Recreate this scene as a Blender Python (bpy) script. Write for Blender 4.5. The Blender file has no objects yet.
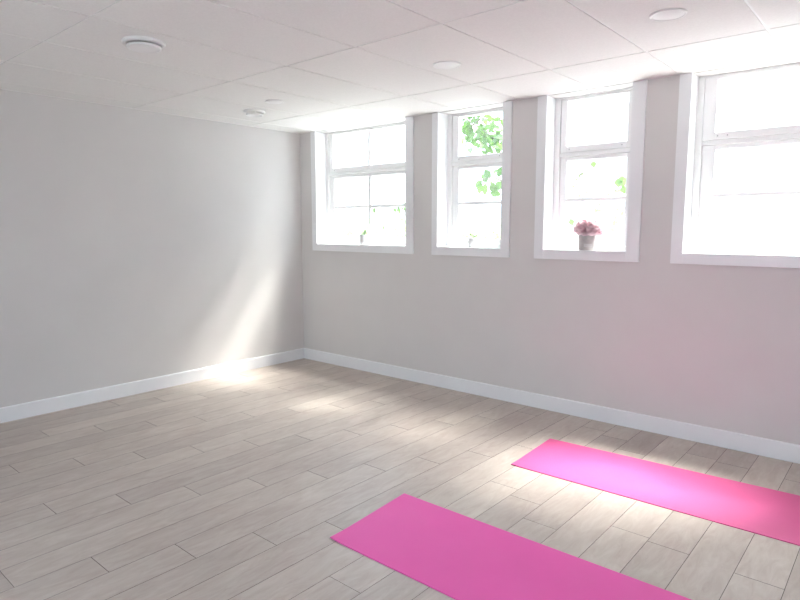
import bpy, bmesh, math, random
from mathutils import Vector, Matrix
random.seed(7)
sc = bpy.context.scene
C = sc.collection

# ------------------------------------------------------------------ camera
YAW, PIT, ROLL, F = -0.7088, 0.1208, -0.0013, 601.3
fw = Vector((math.sin(YAW)*math.cos(PIT), math.cos(YAW)*math.cos(PIT), -math.sin(PIT)))
rt = Vector((math.cos(YAW), -math.sin(YAW), 0)); up = rt.cross(fw)
r2 = rt*math.cos(ROLL)+up*math.sin(ROLL); u2 = -rt*math.sin(ROLL)+up*math.cos(ROLL)
cam = bpy.data.objects.new('camera', bpy.data.cameras.new('camera')); C.objects.link(cam)
cam.matrix_world = Matrix(((r2.x, u2.x, -fw.x, 5.2155), (r2.y, u2.y, -fw.y, -4.4032), (r2.z, u2.z, -fw.z, 1.483), (0, 0, 0, 1)))
cam.data.sensor_width = 36; cam.data.lens = F/800*36; cam.data.clip_start = .05
sc.camera = cam

# ------------------------------------------------------------------ sky, sun, exposure
SKY, GLOW = 6.8, 24
W = bpy.data.worlds.new('world'); sc.world = W; W.use_nodes = True
bg = W.node_tree.nodes['Background']; bg.inputs[1].default_value = 1.0
SUN_FROM = Vector((.68, 1.0, 1.88))
_n = W.node_tree.nodes; _l = W.node_tree.links
_d = _n.new('ShaderNodeVectorMath'); _d.operation = 'DOT_PRODUCT'
_sd = SUN_FROM.normalized()
_tc = _n.new('ShaderNodeTexCoord'); _d.inputs[1].default_value = tuple(_sd); _l.new(_tc.outputs['Generated'], _d.inputs[0])
_c = _n.new('ShaderNodeMath'); _c.operation = 'MAXIMUM'; _c.inputs[1].default_value = 0; _l.new(_d.outputs['Value'], _c.inputs[0])
_p = _n.new('ShaderNodeMath'); _p.operation = 'POWER'; _p.inputs[1].default_value = 12; _l.new(_c.outputs[0], _p.inputs[0])
_m = _n.new('ShaderNodeVectorMath'); _m.operation = 'SCALE'; _m.inputs[0].default_value = (GLOW*1.0, GLOW*.95, GLOW*.88); _l.new(_p.outputs[0], _m.inputs['Scale'])
_s = _n.new('ShaderNodeSeparateXYZ'); _l.new(_tc.outputs['Generated'], _s.inputs[0])
_e = _n.new('ShaderNodeMapRange'); _e.inputs['To Min'].default_value = SKY*.27; _e.inputs['To Max'].default_value = SKY; _l.new(_s.outputs['Z'], _e.inputs['Value'])
_b = _n.new('ShaderNodeVectorMath'); _b.operation = 'SCALE'; _b.inputs[0].default_value = (.73, .86, 1.02); _l.new(_e.outputs[0], _b.inputs['Scale'])
_a = _n.new('ShaderNodeVectorMath'); _a.operation = 'ADD'; _l.new(_b.outputs[0], _a.inputs[0]); _l.new(_m.outputs[0], _a.inputs[1])
_l.new(_a.outputs[0], bg.inputs[0])   # even bright cloud, brighter around the veiled sun
sun = bpy.data.objects.new('sun', bpy.data.lights.new('sun', 'SUN')); C.objects.link(sun)
sun.rotation_euler = SUN_FROM.to_track_quat('Z', 'Y').to_euler()
sun.data.energy = 20; sun.data.angle = math.radians(21); sun.data.color = (1, .965, .91)
sc.view_settings.view_transform = 'Standard'; sc.view_settings.look = 'None'
sc.view_settings.gamma = 1; sc.view_settings.use_curve_mapping = False
sc.view_settings.exposure = 1.08
sc.cycles.max_bounces = 14; sc.cycles.diffuse_bounces = 8; sc.cycles.transparent_max_bounces = 16
sc.cycles.use_denoising = True

CEIL = 2.496
WT = .22            # wall thickness
OPEN = [(.27, 1.522, .195, 1.615), (1.90, 2.562, 1.835, 2.645), (2.955, 3.612, 2.875, 3.707), (4.00, 5.20, 3.922, 5.28)]
SILL = 1.305
RX, RY = 7.2, -6.6

def portal(name, loc, rot, w, h):
    L = bpy.data.lights.new(name, 'AREA'); L.shape = 'RECTANGLE'; L.size = w; L.size_y = h
    L.cycles.is_portal = True
    o = bpy.data.objects.new(name, L); C.objects.link(o); o.location = loc; o.rotation_euler = rot
for i, (a, b, _, _) in enumerate(OPEN):
    portal('window_portal', ((a+b)/2, WT-.01, 1.9), (-math.pi/2, 0, 0), b-a, 1.2)
portal('window_portal', (4.0, RY-.2, 1.15), (math.pi/2, 0, 0), 3.8, 2.15)

# ------------------------------------------------------------------ materials
def mat(name, col, rough=.6, spec=.5, metal=0):
    m = bpy.data.materials.new(name); m.use_nodes = True
    b = m.node_tree.nodes['Principled BSDF']
    b.inputs['Base Color'].default_value = (*col, 1); b.inputs['Roughness'].default_value = rough
    b.inputs['Specular IOR Level'].default_value = spec; b.inputs['Metallic'].default_value = metal
    return m
def nodes(m): return m.node_tree.nodes, m.node_tree.links, m.node_tree.nodes['Principled BSDF']
def vary(m, c1, c2, scale=8, bump=0, bscale=60, dist=.002, stretch=(1, 1, 1), detail=4):
    n, l, b = nodes(m)
    tc = n.new('ShaderNodeTexCoord'); mp = n.new('ShaderNodeMapping'); mp.inputs['Scale'].default_value = stretch
    l.new(tc.outputs['Object'], mp.inputs[0])
    t = n.new('ShaderNodeTexNoise'); t.inputs['Scale'].default_value = scale; t.inputs['Detail'].default_value = detail
    r = n.new('ShaderNodeValToRGB'); r.color_ramp.elements[0].color = (*c1, 1); r.color_ramp.elements[1].color = (*c2, 1)
    r.color_ramp.elements[0].position = .3; r.color_ramp.elements[1].position = .7
    l.new(mp.outputs[0], t.inputs['Vector']); l.new(t.outputs['Fac'], r.inputs[0]); l.new(r.outputs[0], b.inputs['Base Color'])
    if bump:
        t2 = n.new('ShaderNodeTexNoise'); t2.inputs['Scale'].default_value = bscale; t2.inputs['Detail'].default_value = 3
        bp = n.new('ShaderNodeBump'); bp.inputs['Strength'].default_value = bump; bp.inputs['Distance'].default_value = dist
        l.new(mp.outputs[0], t2.inputs['Vector']); l.new(t2.outputs['Fac'], bp.inputs['Height']); l.new(bp.outputs[0], b.inputs['Normal'])
    return m
M_wall = vary(mat('painted_wall', (.6, .58, .55), .55, .3), (.655, .632, .622), (.675, .652, .642), 3, .12, 220, .001)
M_ceil = vary(mat('ceiling_tile', (.8, .79, .78), .9, .2), (.81, .803, .79), (.85, .843, .83), 90, .35, 140, .002)
M_grid = mat('ceiling_grid_metal', (.84, .835, .83), .4, .5)
M_trim = vary(mat('white_trim_paint', (.82, .82, .83), .35, .5), (.81, .815, .83), (.84, .845, .86), 4, .05, 60, .001)
M_vinyl = mat('white_vinyl', (.86, .86, .86), .3, .5)
M_sash_gap = mat('dark_sash_gap', (.12, .12, .13), .7)  # shade inside the sash gaps, given as a dark colour
M_plastic = mat('white_plastic', (.86, .86, .86), .35, .5)
M_gap = mat('dark_groove', (.10, .085, .08), .9)
M_steel = mat('steel_screw', (.35, .35, .36), .35, .5, 1)
M_siding = vary(mat('white_clapboard', (.85, .86, .87), .6), (.58, .605, .635), (.62, .645, .675), 2)
M_roof = vary(mat('grey_shingles', (.3, .3, .31), .9), (.24, .24, .25), (.36, .36, .37), 12, .5, 40, .01)
M_ground = vary(mat('pale_gravel', (.5, .5, .47), .95), (.32, .325, .32), (.42, .425, .42), 14, .5, 60, .01)
M_pave = vary(mat('grey_paving', (.3, .3, .3), .9), (.12, .125, .13), (.18, .18, .19), 3, .4, 50, .01)
M_grass = vary(mat('lawn_grass', (.3, .42, .2), .95), (.16, .24, .10), (.28, .34, .2), 6, .6, 90, .02)
M_bark = vary(mat('bark', (.3, .25, .2), .9), (.07, .065, .05), (.13, .12, .10), 18, .7, 40, .01)
M_soil = vary(mat('potting_soil', (.08, .06, .045), .95), (.05, .035, .025), (.13, .10, .08), 80, .6, 120, .004)
M_cer = mat('white_ceramic', (.66, .66, .67), .25, .5)
M_conc = vary(mat('grey_concrete', (.4, .37, .36), .8), (.44, .41, .405), (.52, .49, .48), 30, .25, 120, .001)
M_band = vary(mat('pale_glazed_band', (.6, .59, .59), .45), (.54, .53, .53), (.64, .63, .63), 40)

def leafmat(name, c1, c2, tr=.45, tc_=None):
    m = vary(mat(name, c1, .45, .4), c1, c2, 5)
    n, l, b = nodes(m)
    t = n.new('ShaderNodeBsdfTranslucent'); t.inputs[0].default_value = (*tc_, 1) if tc_ else (c2[0]*1.1, min(1, c2[1]*1.25), c2[2]*.8, 1)
    mx = n.new('ShaderNodeMixShader'); mx.inputs[0].default_value = tr
    out = n['Material Output']
    l.new(b.outputs[0], mx.inputs[1]); l.new(t.outputs[0], mx.inputs[2]); l.new(mx.outputs[0], out.inputs[0])
    return m
M_leaf = leafmat('green_leaf', (.045, .095, .025), (.075, .145, .04))
M_leafd = leafmat('deep_green_leaf', (.03, .075, .02), (.05, .11, .03), .3)
M_leafy = leafmat('pale_yellow_green_leaf', (.13, .15, .07), (.2, .21, .12))
M_hedge = leafmat('pale_hedge_leaf', (.27, .30, .23), (.34, .37, .29))
M_succ = leafmat('succulent_leaf', (.08, .16, .06), (.16, .26, .10), .2)
M_petal = leafmat('pink_petal', (.96, .80, .84), (.98, .88, .90), .4, (.98, .86, .89))

# glass
M_glass = bpy.data.materials.new('window_glass'); M_glass.use_nodes = True
n = M_glass.node_tree.nodes; l = M_glass.node_tree.links; n.clear()
o_ = n.new('ShaderNodeOutputMaterial'); tr = n.new('ShaderNodeBsdfTransparent'); gl = n.new('ShaderNodeBsdfGlossy'); gl.inputs['Roughness'].default_value = .02
fr = n.new('ShaderNodeFresnel'); fr.inputs[0].default_value = 1.45; mx = n.new('ShaderNodeMixShader')
tr.inputs[0].default_value = (.96, .975, .965, 1)
geo = n.new('ShaderNodeNewGeometry'); inv = n.new('ShaderNodeMath'); inv.operation = 'SUBTRACT'; inv.inputs[0].default_value = 1
mm = n.new('ShaderNodeMath'); mm.operation = 'MULTIPLY'
l.new(geo.outputs['Backfacing'], inv.inputs[1]); l.new(fr.outputs[0], mm.inputs[0]); l.new(inv.outputs[0], mm.inputs[1])
l.new(mm.outputs[0], mx.inputs[0]); l.new(tr.outputs[0], mx.inputs[1]); l.new(gl.outputs[0], mx.inputs[2]); tl = n.new('ShaderNodeBsdfTranslucent'); tl.inputs[0].default_value = (1, 1, 1, 1)   # bright haze over the view outside, put into the pane as a translucent mix
mx2 = n.new('ShaderNodeMixShader'); mx2.inputs[0].default_value = .012
l.new(mx.outputs[0], mx2.inputs[1]); l.new(tl.outputs[0], mx2.inputs[2]); l.new(mx2.outputs[0], o_.inputs[0])

# floor: tone attribute per plank, grain along y
M_floor = mat('whitewashed_oak_plank', (.5, .45, .4), .42, .45)
n, l, b = nodes(M_floor)
at = n.new('ShaderNodeAttribute'); at.attribute_name = 'tone'
tc = n.new('ShaderNodeTexCoord'); mp = n.new('ShaderNodeMapping'); mp.inputs['Scale'].default_value = (9, 2.2, 1)
cb = n.new('ShaderNodeCombineXYZ'); mu = n.new('ShaderNodeMath'); mu.operation = 'MULTIPLY'; mu.inputs[1].default_value = 37
l.new(at.outputs['Fac'], mu.inputs[0]); l.new(mu.outputs[0], cb.inputs[0]); l.new(mu.outputs[0], cb.inputs[1]); l.new(mu.outputs[0], cb.inputs[2])
l.new(cb.outputs[0], mp.inputs['Location']); l.new(tc.outputs['Object'], mp.inputs[0])
t1 = n.new('ShaderNodeTexNoise'); t1.inputs['Scale'].default_value = 2.2; t1.inputs['Detail'].default_value = 8; t1.inputs['Distortion'].default_value = 1.2; t1.inputs['Roughness'].default_value = .65
l.new(mp.outputs[0], t1.inputs['Vector'])
mp2 = n.new('ShaderNodeMapping'); mp2.inputs['Scale'].default_value = (5, 2.2, 1); l.new(tc.outputs['Object'], mp2.inputs[0]); l.new(cb.outputs[0], mp2.inputs['Location'])
t2 = n.new('ShaderNodeTexNoise'); t2.inputs['Scale'].default_value = 1.3; t2.inputs['Detail'].default_value = 5; l.new(mp2.outputs[0], t2.inputs['Vector'])
cr = n.new('ShaderNodeValToRGB'); cr.color_ramp.elements[0].position = .30; cr.color_ramp.elements[1].position = .68
cr.color_ramp.elements[0].color = (.475, .402, .358, 1); cr.color_ramp.elements[1].color = (.585, .53, .485, 1)
l.new(t1.outputs['Fac'], cr.inputs[0])
cr2 = n.new('ShaderNodeValToRGB'); cr2.color_ramp.elements[0].position = .35; cr2.color_ramp.elements[1].position = .7
cr2.color_ramp.elements[0].color = (.90, .885, .88, 1); cr2.color_ramp.elements[1].color = (1.0, 1.0, .99, 1)
l.new(t2.outputs['Fac'], cr2.inputs[0])
ma = n.new('ShaderNodeMixRGB'); ma.blend_type = 'MULTIPLY'; ma.inputs[0].default_value = 1
l.new(cr.outputs[0], ma.inputs[1]); l.new(cr2.outputs[0], ma.inputs[2])
cr3 = n.new('ShaderNodeValToRGB'); cr3.color_ramp.elements[0].color = (.89, .875, .875, 1); cr3.color_ramp.elements[1].color = (1.06, 1.06, 1.05, 1)
l.new(at.outputs['Fac'], cr3.inputs[0])
mb = n.new('ShaderNodeMixRGB'); mb.blend_type = 'MULTIPLY'; mb.inputs[0].default_value = 1
l.new(ma.outputs[0], mb.inputs[1]); l.new(cr3.outputs[0], mb.inputs[2]); l.new(mb.outputs[0], b.inputs['Base Color'])
bp = n.new('ShaderNodeBump'); bp.inputs['Strength'].default_value = .15; bp.inputs['Distance'].default_value = .002
l.new(t1.outputs['Fac'], bp.inputs['Height']); l.new(bp.outputs[0], b.inputs['Normal'])

def matmat(name, c1, c2):
    m = vary(mat(name, c1, .5, .55), c1, c2, 3, .5, 420, .0012)
    return m
M_mat1 = matmat('magenta_foam', (.76, .065, .375), (.79, .075, .40))
M_mat2 = matmat('hot_pink_foam', (.69, .09, .28), (.72, .105, .315))

# ------------------------------------------------------------------ mesh helpers
def box(bm, x0, x1, y0, y1, z0, z1):
    v = [bm.verts.new(p) for p in ((x0, y0, z0), (x1, y0, z0), (x1, y1, z0), (x0, y1, z0), (x0, y0, z1), (x1, y0, z1), (x1, y1, z1), (x0, y1, z1))]
    for f in ((0, 3, 2, 1), (4, 5, 6, 7), (0, 1, 5, 4), (1, 2, 6, 5), (2, 3, 7, 6), (3, 0, 4, 7)): bm.faces.new([v[i] for i in f])
def obj(name, bm, m, parent=None, bevel=0, smooth=False):
    me = bpy.data.meshes.new(name); bm.normal_update(); bm.to_mesh(me); bm.free()
    o = bpy.data.objects.new(name, me); C.objects.link(o)
    for q in (m if isinstance(m, (list, tuple)) else [m]): me.materials.append(q)
    if parent: o.parent = parent
    if smooth:
        for p in me.polygons: p.use_smooth = True
    if bevel:
        bv = o.modifiers.new('bevel', 'BEVEL'); bv.width = bevel; bv.segments = 2; bv.limit_method = 'ANGLE'
    return o
def boxes(name, L, m, parent=None, bevel=0):
    bm = bmesh.new()
    for q in L: box(bm, *q)
    return obj(name, bm, m, parent, bevel)
def st(o): o['kind'] = 'structure'; return o
def tag(o, label, cat, group=None):
    o['label'] = label; o['category'] = cat
    if group: o['group'] = group
    return o
def empty(name, loc=(0, 0, 0)):
    o = bpy.data.objects.new(name, None); C.objects.link(o); o.location = loc; o.empty_display_size = .05; return o
def lathe(bm, prof, seg=48, c=(0, 0, 0)):
    rings = []
    for r, z in prof:
        if r < 1e-6: rings.append([bm.verts.new((c[0], c[1], c[2]+z))])
        else: rings.append([bm.verts.new((c[0]+r*math.cos(2*math.pi*k/seg), c[1]+r*math.sin(2*math.pi*k/seg), c[2]+z)) for k in range(seg)])
    for a, b2 in zip(rings, rings[1:]):
        for k in range(seg):
            j = (k+1) % seg
            q = [a[k % len(a)], a[j % len(a)], b2[j % len(b2)], b2[k % len(b2)]]
            u = []
            for v in q:
                if v not in u: u.append(v)
            if len(u) > 2: bm.faces.new(u)
    bmesh.ops.recalc_face_normals(bm, faces=bm.faces)
def tube(bm, pts, rad, seg=8):
    rings = []
    P = [Vector(p) for p in pts]
    for i, p in enumerate(P):
        d = (P[min(i+1, len(P)-1)]-P[max(i-1, 0)]).normalized()
        a = d.orthogonal().normalized(); b2 = d.cross(a)
        if rings:
            pa = (rings[-1][0].co-P[i-1]); pa = (pa-d*pa.dot(d)).normalized(); a = pa; b2 = d.cross(a)
        r = rad[i] if isinstance(rad, (list, tuple)) else rad
        rings.append([bm.verts.new(p+r*(a*math.cos(2*math.pi*k/seg)+b2*math.sin(2*math.pi*k/seg))) for k in range(seg)])
    for A, B in zip(rings, rings[1:]):
        for k in range(seg): bm.faces.new((A[k], A[(k+1) % seg], B[(k+1) % seg], B[k]))
    bm.faces.new(rings[0][::-1]); bm.faces.new(rings[-1])
def leaf(bm, base, d, size, width=.5, nrm=None, fold=.12, mi=0):
    d = Vector(d).normalized(); nrm = Vector(nrm) if nrm else Vector((random.uniform(-1, 1), random.uniform(-1, 1), random.uniform(.2, 1)))
    s = d.cross(nrm)
    if s.length < 1e-3: s = d.orthogonal()
    s.normalize(); u = s.cross(d)
    prof = [(0, 0), (.15, .28), (.38, .5), (.62, .44), (.84, .2), (1, 0)]
    base = Vector(base); mid = []; L = []; R = []
    for t, w in prof:
        c = base+d*size*t-u*size*.14*t*t
        mid.append(bm.verts.new(c))
        if w:
            L.append(bm.verts.new(c+s*size*w*width+u*size*fold*w)); R.append(bm.verts.new(c-s*size*w*width+u*size*fold*w))
    fs = []
    for A, sgn in ((L, 1), (R, -1)):
        fs.append([mid[0], A[0], mid[1]])
        for i in range(3): fs.append([mid[i+1], A[i], A[i+1], mid[i+2]])
        fs.append([mid[4], A[3], mid[5]])
    for i, f in enumerate(fs):
        F_ = bm.faces.new(f if i < 5 else f[::-1]); F_.smooth = True; F_.material_index = mi

# ------------------------------------------------------------------ floor
bm = bmesh.new(); PW = .187
lay = bm.faces.layers.float.new('tone')
JY = {3.508: -1.49, 3.695: -.30, 3.882: -.49, 4.069: -.86, 4.256: -1.557, 4.443: -.31, 4.63: -.95, 4.817: -1.619}
k = 0; xc = .516-PW*3
g = .0011; ch = .0016
y_end = -.0
j0 = -2.884-.305*3
def plank(x0, x1, y0, y1):
    tone = random.random()
    a = (x0+g, y0+g, x1-g, y1-g)
    top = [bm.verts.new(p) for p in ((a[0], a[1], 0), (a[2], a[1], 0), (a[2], a[3], 0), (a[0], a[3], 0))]
    lo = [bm.verts.new(p) for p in ((x0, y0, -.0016), (x1, y0, -.0016), (x1, y1, -.0016), (x0, y1, -.0016))]
    f = bm.faces.new(top); f[lay] = tone
    for i in range(4):
        q = bm.faces.new((lo[i], lo[(i+1) % 4], top[(i+1) % 4], top[i])); q[lay] = tone; q.material_index = 1
while xc < RX+.1:
    key = min(JY, key=lambda q: abs(q-xc))
    y0 = JY[key] if abs(key-xc) < .05 else j0
    y0 = y0 % 1.28-1.28
    xs, xe = max(0, xc-PW/2), min(RX, xc+PW/2)
    if xe > xs+.01:
        ys = [0]
        y = y0
        while y > RY: ys.append(y); y -= 1.28
        ys.append(RY)
        for ya, yb in zip(ys, ys[1:]):
            if ya-yb > .01: plank(xs, xe, yb, ya)
    xc += PW; j0 += .305
box(bm, 0, RX, RY, 0, -.25, -.0022)
fl = st(obj('floor', bm, [M_floor, M_gap]))

# ------------------------------------------------------------------ walls
L = [(-.3, RX+.3, 0, WT, -.25, SILL), (-.3, RX+.3, 0, WT, 2.49, 2.85)]
xs = [-.3]+[q for o in OPEN for q in (o[0]-.012, o[1]+.012)]+[RX+.3]
for i in range(0, len(xs), 2): L.append((xs[i], xs[i+1], 0, WT, SILL, 2.49))
L2 = []
for q in L: L2.append(q)
st(boxes('wall_back', [(a, b, c, d, (e-.012 if e == SILL else e), (f-.012 if f == SILL else f)) for a, b, c, d, e, f in L2], M_wall))
st(boxes('wall_left', [(-.3, 0, RY-.3, 0, -.25, 2.85)], M_wall))
st(boxes('wall_right', [(RX, RX+.3, RY-.3, 0, -.25, 2.85)], M_wall))
DX0, DX1, DH = 2.1, 5.9, 2.2
st(boxes('wall_front', [(0, DX0, RY-.3, RY, -.25, 2.85), (DX1, RX, RY-.3, RY, -.25, 2.85), (DX0, DX1, RY-.3, RY, DH, 2.85), (DX0, DX1, RY-.3, RY, -.25, 0)], M_wall))
# unseen patio door, added behind the camera to let in fill daylight
dr = st(empty('fill_door_1', ((DX0+DX1)/2, RY-.15, 0))); W2 = (DX1-DX0)/2
boxes('frame', [(-W2, W2, -.05, .05, 0, .05), (-W2, W2, -.05, .05, DH-.05, DH), (-W2, -W2+.05, -.05, .05, .05, DH-.05), (W2-.05, W2, -.05, .05, .05, DH-.05), (-.03, .03, -.05, .05, .05, DH-.05)], M_vinyl, dr, .003)
for s in (-1, 1):
    a, b = sorted((s*.03, s*(W2-.05)))
    boxes('pane', [(a, b, -.005, .005, .05, DH-.05)], M_glass, dr)
# baseboards: rounded top edge
def baseboard(name, a, b, inward):
    a, b, inw = Vector(a), Vector(b), Vector(inward)
    bm = bmesh.new(); prof = [(0, .001), (.014, .001), (.014, .110), (.011, .1165), (.006, .1185), (0, .1185)]
    A = [bm.verts.new(a+inw*t+Vector((0, 0, z))) for t, z in prof]; B = [bm.verts.new(b+inw*t+Vector((0, 0, z))) for t, z in prof]
    for i in range(len(prof)): j = (i+1) % len(prof); bm.faces.new((A[i], A[j], B[j], B[i]))
    bm.faces.new(A[::-1]); bm.faces.new(B); bmesh.ops.recalc_face_normals(bm, faces=bm.faces)
    st(obj(name, bm, M_trim))
baseboard('baseboard_back', (0, 0, 0), (RX, 0, 0), (0, -1, 0))
baseboard('baseboard_left', (0, RY, 0), (0, -.014, 0), (1, 0, 0))
baseboard('baseboard_right', (RX, RY, 0), (RX, -.014, 0), (-1, 0, 0))

# ------------------------------------------------------------------ suspended ceiling
gx = [.271+.61*k for k in range(12) if .271+.61*k < RX]
gy = [-.695, -1.87, -3.065, -4.28, -5.50]
bm = bmesh.new()
bx = [0]+gx+[RX]; by = [0]+gy+[RY]
for x0, x1 in zip(bx, bx[1:]):
    for y0, y1 in zip(by, by[1:]):
        dz = random.uniform(-.0006, .0006); e = .0065
        box(bm, x0+e, x1-e, y1+e, y0-e, CEIL-.001+dz, CEIL+.012)
box(bm, 0, RX, RY, 0, CEIL+.012, 2.85)
ce = st(obj('ceiling', bm, M_ceil))
bm = bmesh.new()
for x in gx: box(bm, x-.0062, x+.0062, RY, 0, CEIL+.0025, CEIL+.011)
for y in gy: box(bm, 0, RX, y-.0062, y+.0062, CEIL+.0026, CEIL+.011)
obj('ceiling_grid', bm, M_grid, ce)
st(boxes('trim_1', [(0, .008, RY, -.008, CEIL-.0015, CEIL+.012), (0, RX, -.02, -.0001, CEIL-.0015, CEIL+.012), (RX-.02, RX, RY, -.02, CEIL-.0015, CEIL+.012)], M_grid))

# ------------------------------------------------------------------ windows
def make_window(idx, xa, xb, ca, cb_, bars):
    w = st(empty('window_%d' % idx, ((xa+xb)/2, 0, SILL)))
    c = (xa+xb)/2; z0 = SILL
    def B(name, L, m, par=w, bev=.0015):
        o = boxes(name, [(a-c, b-c, y0, y1, e-z0, f-z0) for a, b, y0, y1, e, f in L], m, par, bev); return o
    T = .018
    B('casing', [(ca, xa, -T, 0, 1.23, CEIL-.003), (xb, cb_, -T, 0, 1.23, CEIL-.003)], M_trim)
    B('apron_casing', [(xa, xb, -T, 0, 1.23, z0-.0005)], M_trim)
    B('jamb_liner', [(xa-.011, xa, 0, .135, z0, CEIL-.003), (xb, xb+.011, 0, .135, z0, CEIL-.003)], M_trim)
    B('window_sill', [(xa-.01, xb+.01, -T+.002, .14, z0-.012, z0)], M_trim)
    f = .042
    B('frame', [(xa-.011, xa+f, .135, .205, z0, CEIL-.003), (xb-f, xb+.011, .135, .205, z0, CEIL-.003), (xa+f, xb-f, .135, .205, z0, z0+.030), (xa+f, xb-f, .135, .205, 2.478, CEIL-.003), (xa+f, xb-f, .140, .205, 2.032, 2.062)], M_vinyl, w, .003)
    def sash(nm, z1, z2, zb1, zb2, y0, y1, gp=.002):
        s = f+gp; gw = .085; gl = {1: .10, 2: .112, 3: .098, 4: .125}[idx]
        B(nm, [(xa+s, xa+gl, y0, y1, z1, z2), (xb-gw, xb-s, y0, y1, z1, z2), (xa+gl, xb-gw, y0, y1, z1, zb1), (xa+gl, xb-gw, y0, y1, zb2, z2)], M_vinyl, w, .003)
    sash('lower_sash', z0+.032, 2.030, 1.372, 2.0, .155, .20)
    sash('upper_sash', 2.064, 2.476, 2.112, 2.458, .128 if idx == 4 else .142, .195, .0035)
    B('pane', [(xa+.08, xb-.08, .172, .178, 1.368, 2.005)], M_glass, w, 0)
    B('pane', [(xa+.08, xb-.08, .168, .174, 2.107, 2.462)], M_glass, w, 0)
    for kind in bars:
        if kind == 'h': B('glazing_bar', [(xa+.085, xb-.085, .160, .185, 1.681, 1.709)], M_vinyl)
        if kind == 'v':
            B('mullion', [(c-.016, c+.016, .158, .187, 1.372, 2.0)], M_vinyl)
            B('mullion', [(c-.016, c+.016, .150, .187, 2.112, 2.458)], M_vinyl)
    B('gap_shade', [(xa+f, xa+f+.0035, .150, .19, 2.066, 2.474), (xb-f-.0035, xb-f, .150, .19, 2.066, 2.474)], M_sash_gap, w, 0)  # dark strips in the gaps beside the upper sash, painting their shade
    for sx in ((xa+.14, xa+.20) if idx == 4 else (xa+.12, xb-.12)):
        bm = bmesh.new(); lathe(bm, [(0, .003), (.003, .0025), (.0042, 0)], 12)
        for v in bm.verts: v.co = Vector((v.co.x+sx-c, (.1275 if idx == 4 else .1415)-v.co.z, v.co.y+2.088-z0))
        obj('screw', bm, M_steel, w)
    return w
make_window(1, *OPEN[0], ('h', 'v'))
make_window(2, *OPEN[1], ('h',))
make_window(3, *OPEN[2], ('h',))
make_window(4, *OPEN[3], ('h',))

# ------------------------------------------------------------------ yoga mats
def yoga_mat(name, quad, m, curl):
    NL, FL, FR, NR = [Vector((*q, 0)) for q in quad]
    c = (NL+FL+FR+NR)/4; c.z = .0005
    bm = bmesh.new(); nu, nv = 60, 20; th = .005
    def P(u, v):
        # rounded-corner rectangle
        p = (NL*(1-u)+NR*u)*(1-v)+(FL*(1-u)+FR*u)*v
        z = 0
        for cu, cv, h in curl:
            d = math.hypot((u-cu)*1.73, (v-cv)*.6)
            if d < .16: z += h*(1-d/.16)**2
        return p-c+Vector((0, 0, c.z+z))
    G = {}; H = {}
    for i in range(nu+1):
        for j in range(nv+1):
            p = P(i/nu, j/nv); H[i, j] = bm.verts.new(p); G[i, j] = bm.verts.new(p+Vector((0, 0, th)))
    for i in range(nu):
        for j in range(nv):
            bm.faces.new((G[i, j], G[i+1, j], G[i+1, j+1], G[i, j+1])); bm.faces.new((H[i, j+1], H[i+1, j+1], H[i+1, j], H[i, j]))
    for i in range(nu):
        bm.faces.new((H[i, 0], H[i+1, 0], G[i+1, 0], G[i, 0])); bm.faces.new((G[i, nv], G[i+1, nv], H[i+1, nv], H[i, nv]))
    for j in range(nv):
        bm.faces.new((G[0, j], G[0, j+1], H[0, j+1], H[0, j])); bm.faces.new((H[nu, j], H[nu, j+1], G[nu, j+1], G[nu, j]))
    o = obj(name, bm, m, None, .001); o.location = (c.x, c.y, 0)
    for p in o.data.polygons: p.use_smooth = False
    return o
tag(yoga_mat('yoga_mat', ((3.189, -2.557), (3.143, -1.953), (4.873, -1.945), (4.919, -2.549)), M_mat1, ((0, 0, .006),)),
    'magenta foam yoga mat in the foreground, farther from the window wall', 'yoga mat')
tag(yoga_mat('yoga_mat', ((3.387, -1.203), (3.357, -.616), (5.085, -.546), (5.115, -1.172)), M_mat2, ((0, 0, .002),)),
    'hot pink foam yoga mat nearest the window wall, washed by a bright patch of sunlight', 'yoga mat')

# ------------------------------------------------------------------ ceiling fittings
def vent(loc, R, label):
    t = tag(empty('ceiling_vent', loc), label, 'ceiling vent', 'round ceiling vents')
    bm = bmesh.new(); lathe(bm, [(0, 0), (R*.97, 0), (R, -.004), (R*.99, -.012), (R*.92, -.018), (R*.80, -.018), (R*.74, -.010), (R*.70, -.004), (0, -.004)], 64)
    obj('outer_ring', bm, M_plastic, t, 0, True)
    bm = bmesh.new(); lathe(bm, [(0, -.003), (.012, -.003), (.012, -.026), (0, -.026)], 16); obj('stem', bm, M_plastic, t)
    r = R*.80
    bm = bmesh.new(); lathe(bm, [(0, -.026), (r*.90, -.024), (r*.98, -.026), (r, -.032), (r*.97, -.038), (r*.90, -.040), (r*.86, -.037), (r*.8, -.035), (0, -.033)], 64)
    obj('disc', bm, M_plastic, t, 0, True)
vent((1.905, -2.70, CEIL-.001), .112, 'white round ceiling vent with a dropped disc, larger in view, near the top left')
vent((.70, -1.10, CEIL-.001), .095, 'white round ceiling vent with a dropped disc, small in view, near the far left corner')
def lamp(loc, R, label):
    t = tag(empty('recessed_light', loc), label, 'ceiling light', 'flat round recessed lights')
    bm = bmesh.new(); lathe(bm, [(0, 0), (R, 0), (R*.995, -.005), (R*.96, -.0085), (R*.86, -.0085), (R*.84, -.006), (0, -.006)], 64)
    obj('trim_ring', bm, M_plastic, t, 0, True)
    bm = bmesh.new(); lathe(bm, [(0, -.0075), (R*.82, -.0072), (R*.84, -.0062)], 64); obj('diffuser', bm, M_plastic, t, 0, True)
lamp((1.175, -1.245, CEIL-.001), .075, 'flat round white recessed ceiling light, unlit, beside the far ceiling vent')
lamp((2.885, -1.232, CEIL-.001), .088, 'flat round white recessed ceiling light, unlit, the middle one of three')
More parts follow.
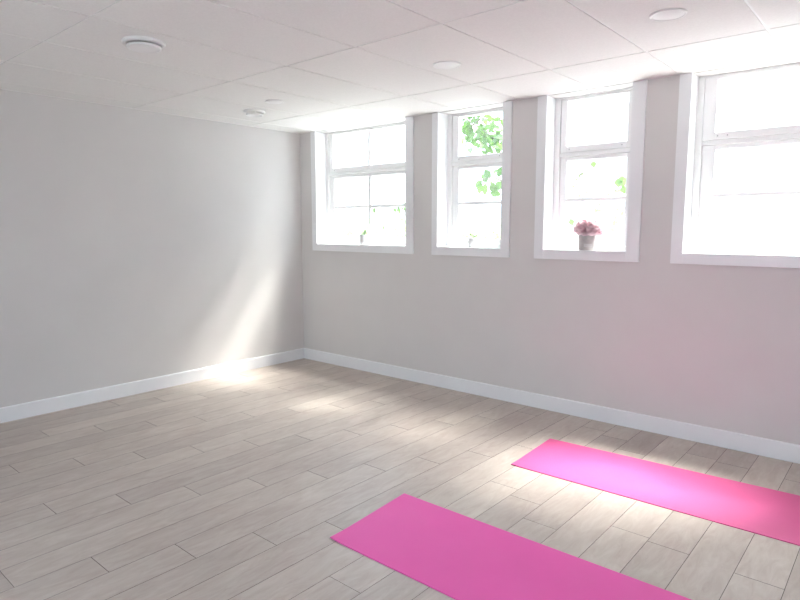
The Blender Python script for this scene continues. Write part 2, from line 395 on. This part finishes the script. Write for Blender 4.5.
lamp((4.222, -1.265, CEIL-.001), .084, 'flat round white recessed ceiling light, unlit, rightmost and closest to the top edge')

# ------------------------------------------------------------------ potted plants
def pot_small(loc, R, H, label, seed):
    rnd = random.Random(seed)
    t = tag(empty('potted_plant', loc), label, 'potted plant', 'small white pots on the window sills')
    bm = bmesh.new(); lathe(bm, [(0, 0), (R*.86, 0), (R*.92, .003), (R*.97, H*.3), (R, H*.9), (R, H-.002), (R*.985, H), (R*.90, H), (R*.88, H-.003), (R*.86, H*.4), (0, H*.38)], 48)
    obj('pot', bm, M_cer, t, 0, True)
    bm = bmesh.new(); lathe(bm, [(0, H*.86), (R*.5, H*.87), (R*.885, H*.84), (R*.87, H*.80), (0, H*.80)], 32); obj('soil', bm, M_soil, t, 0, True)
    bm = bmesh.new()
    for k in range(7):
        a = rnd.uniform(0, 6.28); r0 = R*rnd.uniform(0, .5); hh = rnd.uniform(.03, .065)*R/.05
        p0 = Vector((r0*math.cos(a), r0*math.sin(a), H*.85)); p1 = p0+Vector((R*.45*math.cos(a), R*.45*math.sin(a), hh))
        tube(bm, [p0, (p0+p1)/2+Vector((0, 0, .006)), p1], .0016, 6)
        for q in range(7):
            s = rnd.uniform(.35, 1); b0 = p0.lerp(p1, s); an = rnd.uniform(0, 6.28)
            leaf(bm, b0, (math.cos(an), math.sin(an), rnd.uniform(.2, .9)), R*rnd.uniform(.32, .5), .62, (0, 0, 1))
    obj('foliage', bm, M_succ, t)
pot_small((.904, .068, SILL), .054, .100, 'small white pot with a sprig of green leaves on the sill of the leftmost window', 3)
pot_small((2.228, .068, SILL), .042, .082, 'small white pot with a green sprig on the sill below the leafy narrow window', 5)

# grey pot of pink roses
PR, PH = .071, .114
t = tag(empty('flower_pot', (3.292, .060, SILL)), 'grey concrete pot filled with pink roses on a narrow window sill', 'flower pot')
bm = bmesh.new(); lathe(bm, [(0, 0), (PR*.90, 0), (PR*.95, .004), (PR*.965, .018), (PR*.97, .020), (PR, .040), (PR, PH-.003), (PR*.985, PH), (PR*.90, PH), (PR*.88, PH-.004), (PR*.86, PH*.5), (0, PH*.48)], 56)
pot = obj('pot', bm, M_conc, t, 0, True)
# pale plaque, curved onto the pot and facing the room
bm = bmesh.new(); V = []
a0 = math.atan2(-4.47, 1.92)
for i in range(13):
    a = a0+(-.42+.84*i/12)
    col = [bm.verts.new(((PR+d)*math.cos(a), (PR+d)*math.sin(a), z)) for d, z in ((-.001, .024), (.0012, .026), (.0012, .048), (-.001, .050))]
    V.append(col)
for A, B in zip(V, V[1:]):
    for i in range(3): bm.faces.new((A[i], B[i], B[i+1], A[i+1]))
bm.faces.new(V[0]); bm.faces.new(V[-1][::-1])
lb = obj('plaque', bm, M_band, pot); lb['label'] = 'pale oblong patch low on the pot'
bm = bmesh.new(); lathe(bm, [(0, PH*.88), (PR*.5, PH*.89), (PR*.885, PH*.86), (PR*.87, PH*.80), (0, PH*.80)], 32); obj('soil', bm, M_soil, t, 0, True)

def rose(center, R, axis, seed):
    rnd = random.Random(seed)
    bm = bmesh.new(); ax = Vector(axis).normalized(); X = ax.orthogonal().normalized(); Y = ax.cross(X)
    layers = [(3, .18, 1.05, .15), (4, .36, 1.0, .32), (5, .60, .90, .60), (6, .84, .72, .95), (7, 1.0, .42, 1.25)]
    for li, (npet, rr, hh, open_) in enumerate(layers):
        for q in range(npet):
            a0 = q*2*math.pi/npet+li*.9+rnd.uniform(-.15, .15); wd = math.pi/npet*1.45
            nU, nV = 6, 5; g_ = []
            for i in range(nU+1):
                u = -1+2*i/nU; row = []
                for j in range(nV+1):
                    v = j/nV; a = a0+u*wd*(.35+.65*math.sin(v*math.pi*.62+.25))
                    edge = 1-.22*u*u*v
                    rad = R*rr*(.25+.75*math.sin(min(1, v*.9)*math.pi/2)**.8)+R*.14*open_*max(0, v-.65)**1.3*3
                    z = R*(-.55+(.55+.62*hh)*v*edge)-R*.30*open_*max(0, v-.6)
                    row.append(bm.verts.new(X*rad*math.cos(a)+Y*rad*math.sin(a)+ax*z+Vector(center)))
                g_.append(row)
            for i in range(nU):
                for j in range(nV):
                    f = bm.faces.new((g_[i][j], g_[i+1][j], g_[i+1][j+1], g_[i][j+1])); f.smooth = True
    o = obj('rose', bm, M_petal, t)
    return o
RO = [((-.066, -.030, .156), .042, (-.8, -.5, .6)), ((.006, -.052, .156), .050, (.1, -1, .4)), ((.066, -.030, .150), .042, (.8, -.7, .4)), ((-.034, -.034, .202), .048, (-.3, -.8, .8)),
      ((.040, -.026, .200), .048, (.4, -.7, .8)), ((-.044, .020, .165), .038, (-.7, .5, .8)), ((.026, .030, .170), .038, (.3, .7, .8)), ((-.038, -.062, .144), .034, (-.5, -1, .1)), ((.044, -.060, .140), .032, (.5, -1, 0)), ((.002, -.004, .226), .040, (0, -.4, 1)), ((.0, .0, .16), .055, (0, -.2, 1)), ((.088, -.015, .124), .022, (1, -.3, -.3))]
for i, (c_, r_, a_) in enumerate(RO):
    c_ = (c_[0]*1.22, c_[1], c_[2]+.009); r_ *= 1.10
    o = rose(c_, r_, a_, i)
    bm = bmesh.new(); tube(bm, [(c_[0]*.3, c_[1]*.3, .10), (c_[0]*.7, c_[1]*.7, .115), tuple(Vector(c_)-Vector(a_).normalized()*r_*.4)], .0022, 6); obj('stem', bm, M_leafd, o)
bm = bmesh.new(); rnd = random.Random(2)
for k in range(22):
    a = k*2.4; r0 = rnd.uniform(.02, .055)
    leaf(bm, (r0*math.cos(a), r0*math.sin(a), rnd.uniform(.112, .135)), (math.cos(a), math.sin(a), rnd.uniform(-.2, .5)), rnd.uniform(.025, .042), .6, (0, 0, 1))
lf = obj('leaves', bm, M_leafd, t)

# ------------------------------------------------------------------ outside
GZ = 1.10
st(boxes('ground', [(-8, 14, WT, 5.2, GZ-.3, GZ)], M_ground))
lw = st(boxes('lawn', [(-60, 60, 5.2, 60, GZ-.3, GZ+.01), (-60, -8, -20, 5.2, GZ-.3, GZ+.01)], M_grass))
st(boxes('terrace', [(-8, 20, -40, RY-.3, -.3, -.02)], M_pave))
# neighbour house with clapboards
hs = tag(empty('house', (5.2, 3.2, GZ)), 'white clapboard house wall seen through the windows, bleached by daylight', 'house')
bm = bmesh.new(); X0, X1 = -3.9, 4.6; D = 5.0; Hh = 3.3; ex = .17; k = 0; pr = []
while k*ex < Hh: pr += [(-.022, k*ex), (-.004, (k+1)*ex)]; k += 1
ZT = k*ex
A = [bm.verts.new((X0, y, z)) for y, z in pr]; B = [bm.verts.new((X1, y, z)) for y, z in pr]
for i in range(len(pr)-1): bm.faces.new((A[i], B[i], B[i+1], A[i+1]))
box(bm, X0, X1, 0, D, 0, ZT)
obj('wall', bm, M_siding, hs)
boxes('corner_board', [(X0-.03, X0+.09, -.035, .05, 0, ZT)], M_siding, hs, .004)
bm = bmesh.new()
v = [bm.verts.new(p) for p in ((X0-.3, -.12, ZT), (X1+.3, -.12, ZT), (X1+.3, D+.3, ZT), (X0-.3, D+.3, ZT), (X0-.3, D/2, ZT+.9), (X1+.3, D/2, ZT+.9))]
for f in ((0, 1, 5, 4), (2, 3, 4, 5), (0, 4, 3), (1, 2, 5), (0, 3, 2, 1)): bm.faces.new([v[i] for i in f])
bmesh.ops.recalc_face_normals(bm, faces=bm.faces)
obj('roof', bm, M_roof, hs)

# leafy tree between the two narrow windows
tr_ = tag(empty('tree', (2.0, 1.5, GZ)), 'green leafy tree outside the narrow windows, branches crossing the panes', 'tree')
O = Vector((2.0, 1.5, GZ)); rnd = random.Random(11)
bm = bmesh.new(); tube(bm, [(0, 0, -.05), (.02, 0, .7), (.0, .02, 1.4), (.25, -.02, 2.2), (.6, 0, 2.9)], [.06, .052, .046, .04, .03], 12); obj('trunk', bm, M_bark, tr_, 0, True)
BR = [[(2.0, 1.5, 2.1), (1.8, 1.35, 2.28), (1.5, 1.3, 2.55), (1.15, 1.3, 2.75)], [(2.0, 1.5, 2.4), (1.75, 1.4, 2.62), (1.45, 1.35, 2.66), (1.2, 1.3, 2.5)],
      [(2.0, 1.5, 1.75), (1.88, 1.3, 1.93), (1.7, 1.2, 2.02), (1.56, 1.2, 1.98)], [(2.0, 1.5, 2.1), (2.3, 1.4, 2.22), (2.7, 1.3, 2.2), (2.84, 1.2, 2.12)],
      [(2.7, 1.3, 2.2), (2.95, 1.25, 2.12), (3.1, 1.2, 1.95)], [(2.0, 1.5, 1.45), (2.3, 1.35, 1.55), (2.62, 1.2, 1.56)],
      [(2.5, 1.48, 3.75), (3.0, 1.5, 4.3), (3.6, 1.4, 4.6)], [(2.3, 1.48, 3.4), (2.6, 1.3, 4.2), (2.9, 1.1, 4.9)], [(2.55, 1.5, 3.8), (2.9, 1.8, 4.4), (3.3, 2.0, 5.0)], [(2.6, 1.5, 3.85), (3.4, 1.5, 4.1), (4.3, 1.45, 4.5)], [(2.3, 1.48, 3.5), (2.1, 1.5, 4.0), (1.7, 1.5, 4.5)]]
for b_ in BR:
    bm = bmesh.new(); tube(bm, [Vector(q)-O for q in b_], [max(.003, (.007 if b_[-1][0] > 2.8 else .016)*(1-i/len(b_))) for i in range(len(b_))] if b_[0][2] < 3 else .02, 8)
    obj('branch', bm, M_bark, tr_, 0, True)
bm = bmesh.new()
def cl(c, s, n_, size, mi=None):
    for _ in range(n_):
        p = Vector((c[0]+rnd.gauss(0, s[0]), c[1]+rnd.gauss(0, s[1]), c[2]+rnd.gauss(0, s[2])))-O
        leaf(bm, p, (rnd.uniform(-1, 1), rnd.uniform(-1, 1), rnd.uniform(-1, .3)), size*rnd.uniform(.75, 1.25), .55, (rnd.uniform(-.6, .8), -rnd.uniform(.3, 1), rnd.uniform(-.2, 1)), .12, mi if mi is not None else rnd.choice((0, 0, 1)))
for b_ in BR[:2]:
    for q in range(10):
        s = rnd.uniform(.2, 1)*(len(b_)-1); i = min(int(s), len(b_)-2); c_ = Vector(b_[i]).lerp(Vector(b_[i+1]), s-i)
        cl(c_, (.05, .08, .06), 3, .10)
cl((1.62, 1.3, 2.45), (.10, .1, .10), 48, .10); cl((1.38, 1.35, 2.58), (.13, .1, .09), 55, .095); cl((1.45, 1.9, 2.5), (.25, .1, .15), 30, .09); cl((1.26, 1.35, 2.60), (.06, .08, .08), 26, .095); cl((1.68, 1.3, 2.42), (.07, .06, .06), 18, .10)
# hanging leaf cluster in the lower pane
for p, d in (((1.64, 1.2, 2.0), (-1, .1, -.35)), ((1.63, 1.2, 1.99), (-.4, 0, -1)), ((1.68, 1.2, 1.98), (-.15, 0, -1)), ((1.70, 1.2, 1.99), (-.5, .3, .5)), ((1.74, 1.2, 2.03), (-.5, 0, .6)),
             ((1.76, 1.2, 1.99), (.2, 0, -1)), ((1.80, 1.2, 1.98), (.6, 0, -.3)), ((1.76, 1.2, 2.0), (-.2, .4, -.4)), ((1.80, 1.25, 2.04), (.3, 0, .7)), ((1.74, 1.2, 1.88), (.7, 0, -.15)), ((1.72, 1.2, 1.93), (.9, 0, -.1))):
    leaf(bm, Vector(p)-O-Vector((.05, 0, .03)), d, .135, .62, (.1, -1, .35), .1, rnd.choice((0, 0, 1)))
# single leaves before the next window
for p, s in (((2.82, 1.2, 2.10), .065), ((3.10, 1.2, 1.95), .11), ((3.07, 1.2, 1.93), .09), ((3.12, 1.2, 1.86), .08), ((2.62, 1.2, 1.56), .07)):
    leaf(bm, Vector(p)-O, (rnd.uniform(-.5, .5), 0, -1), s, .85, (.1, -1, .3), .08, 0)
# shading crown above
for c_ in ((3.3, 1.5, 4.5), (2.8, 1.3, 4.7), (3.6, 1.5, 4.9), (3.0, 1.8, 5.0), (2.9, 1.1, 4.3)): cl(c_, (.28, .25, .25), 130, .11)
for c_, n_ in (((4.1, 1.5, 4.2), 190), ((4.3, 1.4, 4.7), 160), ((2.2, 1.5, 4.2), 130), ((1.75, 1.5, 4.4), 380)): cl(c_, (.25, .25, .25), n_, .12)
obj('foliage', bm, [M_leaf, M_leafd], tr_)

# pale climbing vine
vn = tag(empty('climbing_vine', (2.9, 1.3, GZ)), 'thin pale vine with yellow-green leaves outside the window with the roses', 'vine')
O2 = Vector((2.9, 1.3, GZ))
bm = bmesh.new()
ST = [[(2.86, 1.2, 1.1), (2.958, 1.2, 1.358), (3.065, 1.2, 1.527), (3.152, 1.2, 1.672)], [(2.80, 1.4, 1.1), (2.75, 1.4, 1.5), (2.84, 1.4, 1.771), (3.014, 1.4, 1.851)], [(2.75, 1.4, 1.5), (2.62, 1.45, 1.7), (2.52, 1.5, 1.95), (2.60, 1.5, 2.04)]]
for s in ST: tube(bm, [Vector(q)-O2 for q in s], .005, 6)
obj('stem', bm, M_bark, vn)
bm = bmesh.new()
for s in ST:
    for q in range(16):
        a = rnd.uniform(.4, 1)*(len(s)-1); i = min(int(a), len(s)-2); p = Vector(s[i]).lerp(Vector(s[i+1]), a-i)-O2
        leaf(bm, p+Vector((rnd.gauss(0, .02), 0, rnd.gauss(0, .02))), (rnd.uniform(-1, 1), rnd.uniform(-.3, .3), rnd.uniform(-.6, .8)), rnd.uniform(.03, .05), .6, (0, -1, .3))
obj('foliage', bm, M_leafy, vn)

# shrub beyond the leftmost window
sh = tag(empty('shrub', (-.1, 1.55, GZ)), 'sparse twiggy shrub outside the leftmost window, low at the right', 'shrub')
O3 = Vector((-.1, 1.55, GZ)); bm = bmesh.new()
S2 = [[(.55, 1.55, GZ-.02), (.50, 1.5, 1.35), (.356, 1.4, 1.533), (.208, 1.4, 1.634), (.09, 1.4, 1.73)], [(.356, 1.4, 1.533), (.30, 1.42, 1.66), (.33, 1.42, 1.80)], [(-.20, 1.5, GZ-.02), (-.22, 1.45, 1.45), (-.19, 1.4, 1.74)]]
for s in S2: tube(bm, [Vector(q)-O3 for q in s], .006, 6)
obj('branch', bm, M_bark, sh)
bm = bmesh.new()
for p, s in (((.21, 1.4, 1.76), .07), ((.24, 1.4, 1.72), .08), ((.17, 1.4, 1.72), .07), ((.33, 1.4, 1.79), .08), ((.30, 1.4, 1.72), .06), ((-.197, 1.4, 1.74), .085), ((-.04, 1.4, 1.50), .05), ((.28, 1.4, 1.60), .05)):
    for _ in range(2): leaf(bm, Vector(p)-O3, (rnd.uniform(-.8, .8), 0, -rnd.uniform(.3, 1)), s, .6, (.1, -1, .3))
obj('foliage', bm, M_leaf, sh)

# distant hedge
hd = empty('hedge', (-6, 9, GZ)); tag(hd, 'low pale green hedge far off behind the leftmost window', 'hedge')
bm = bmesh.new()
for k in range(2600):
    p = Vector((rnd.uniform(-3, 6), rnd.uniform(-.4, .4), rnd.uniform(0, .55+.1*math.sin(k))))
    leaf(bm, p, (rnd.uniform(-1, 1), rnd.uniform(-1, 1), rnd.uniform(-.4, 1)), .14, .6)
obj('foliage', bm, M_hedge, hd)
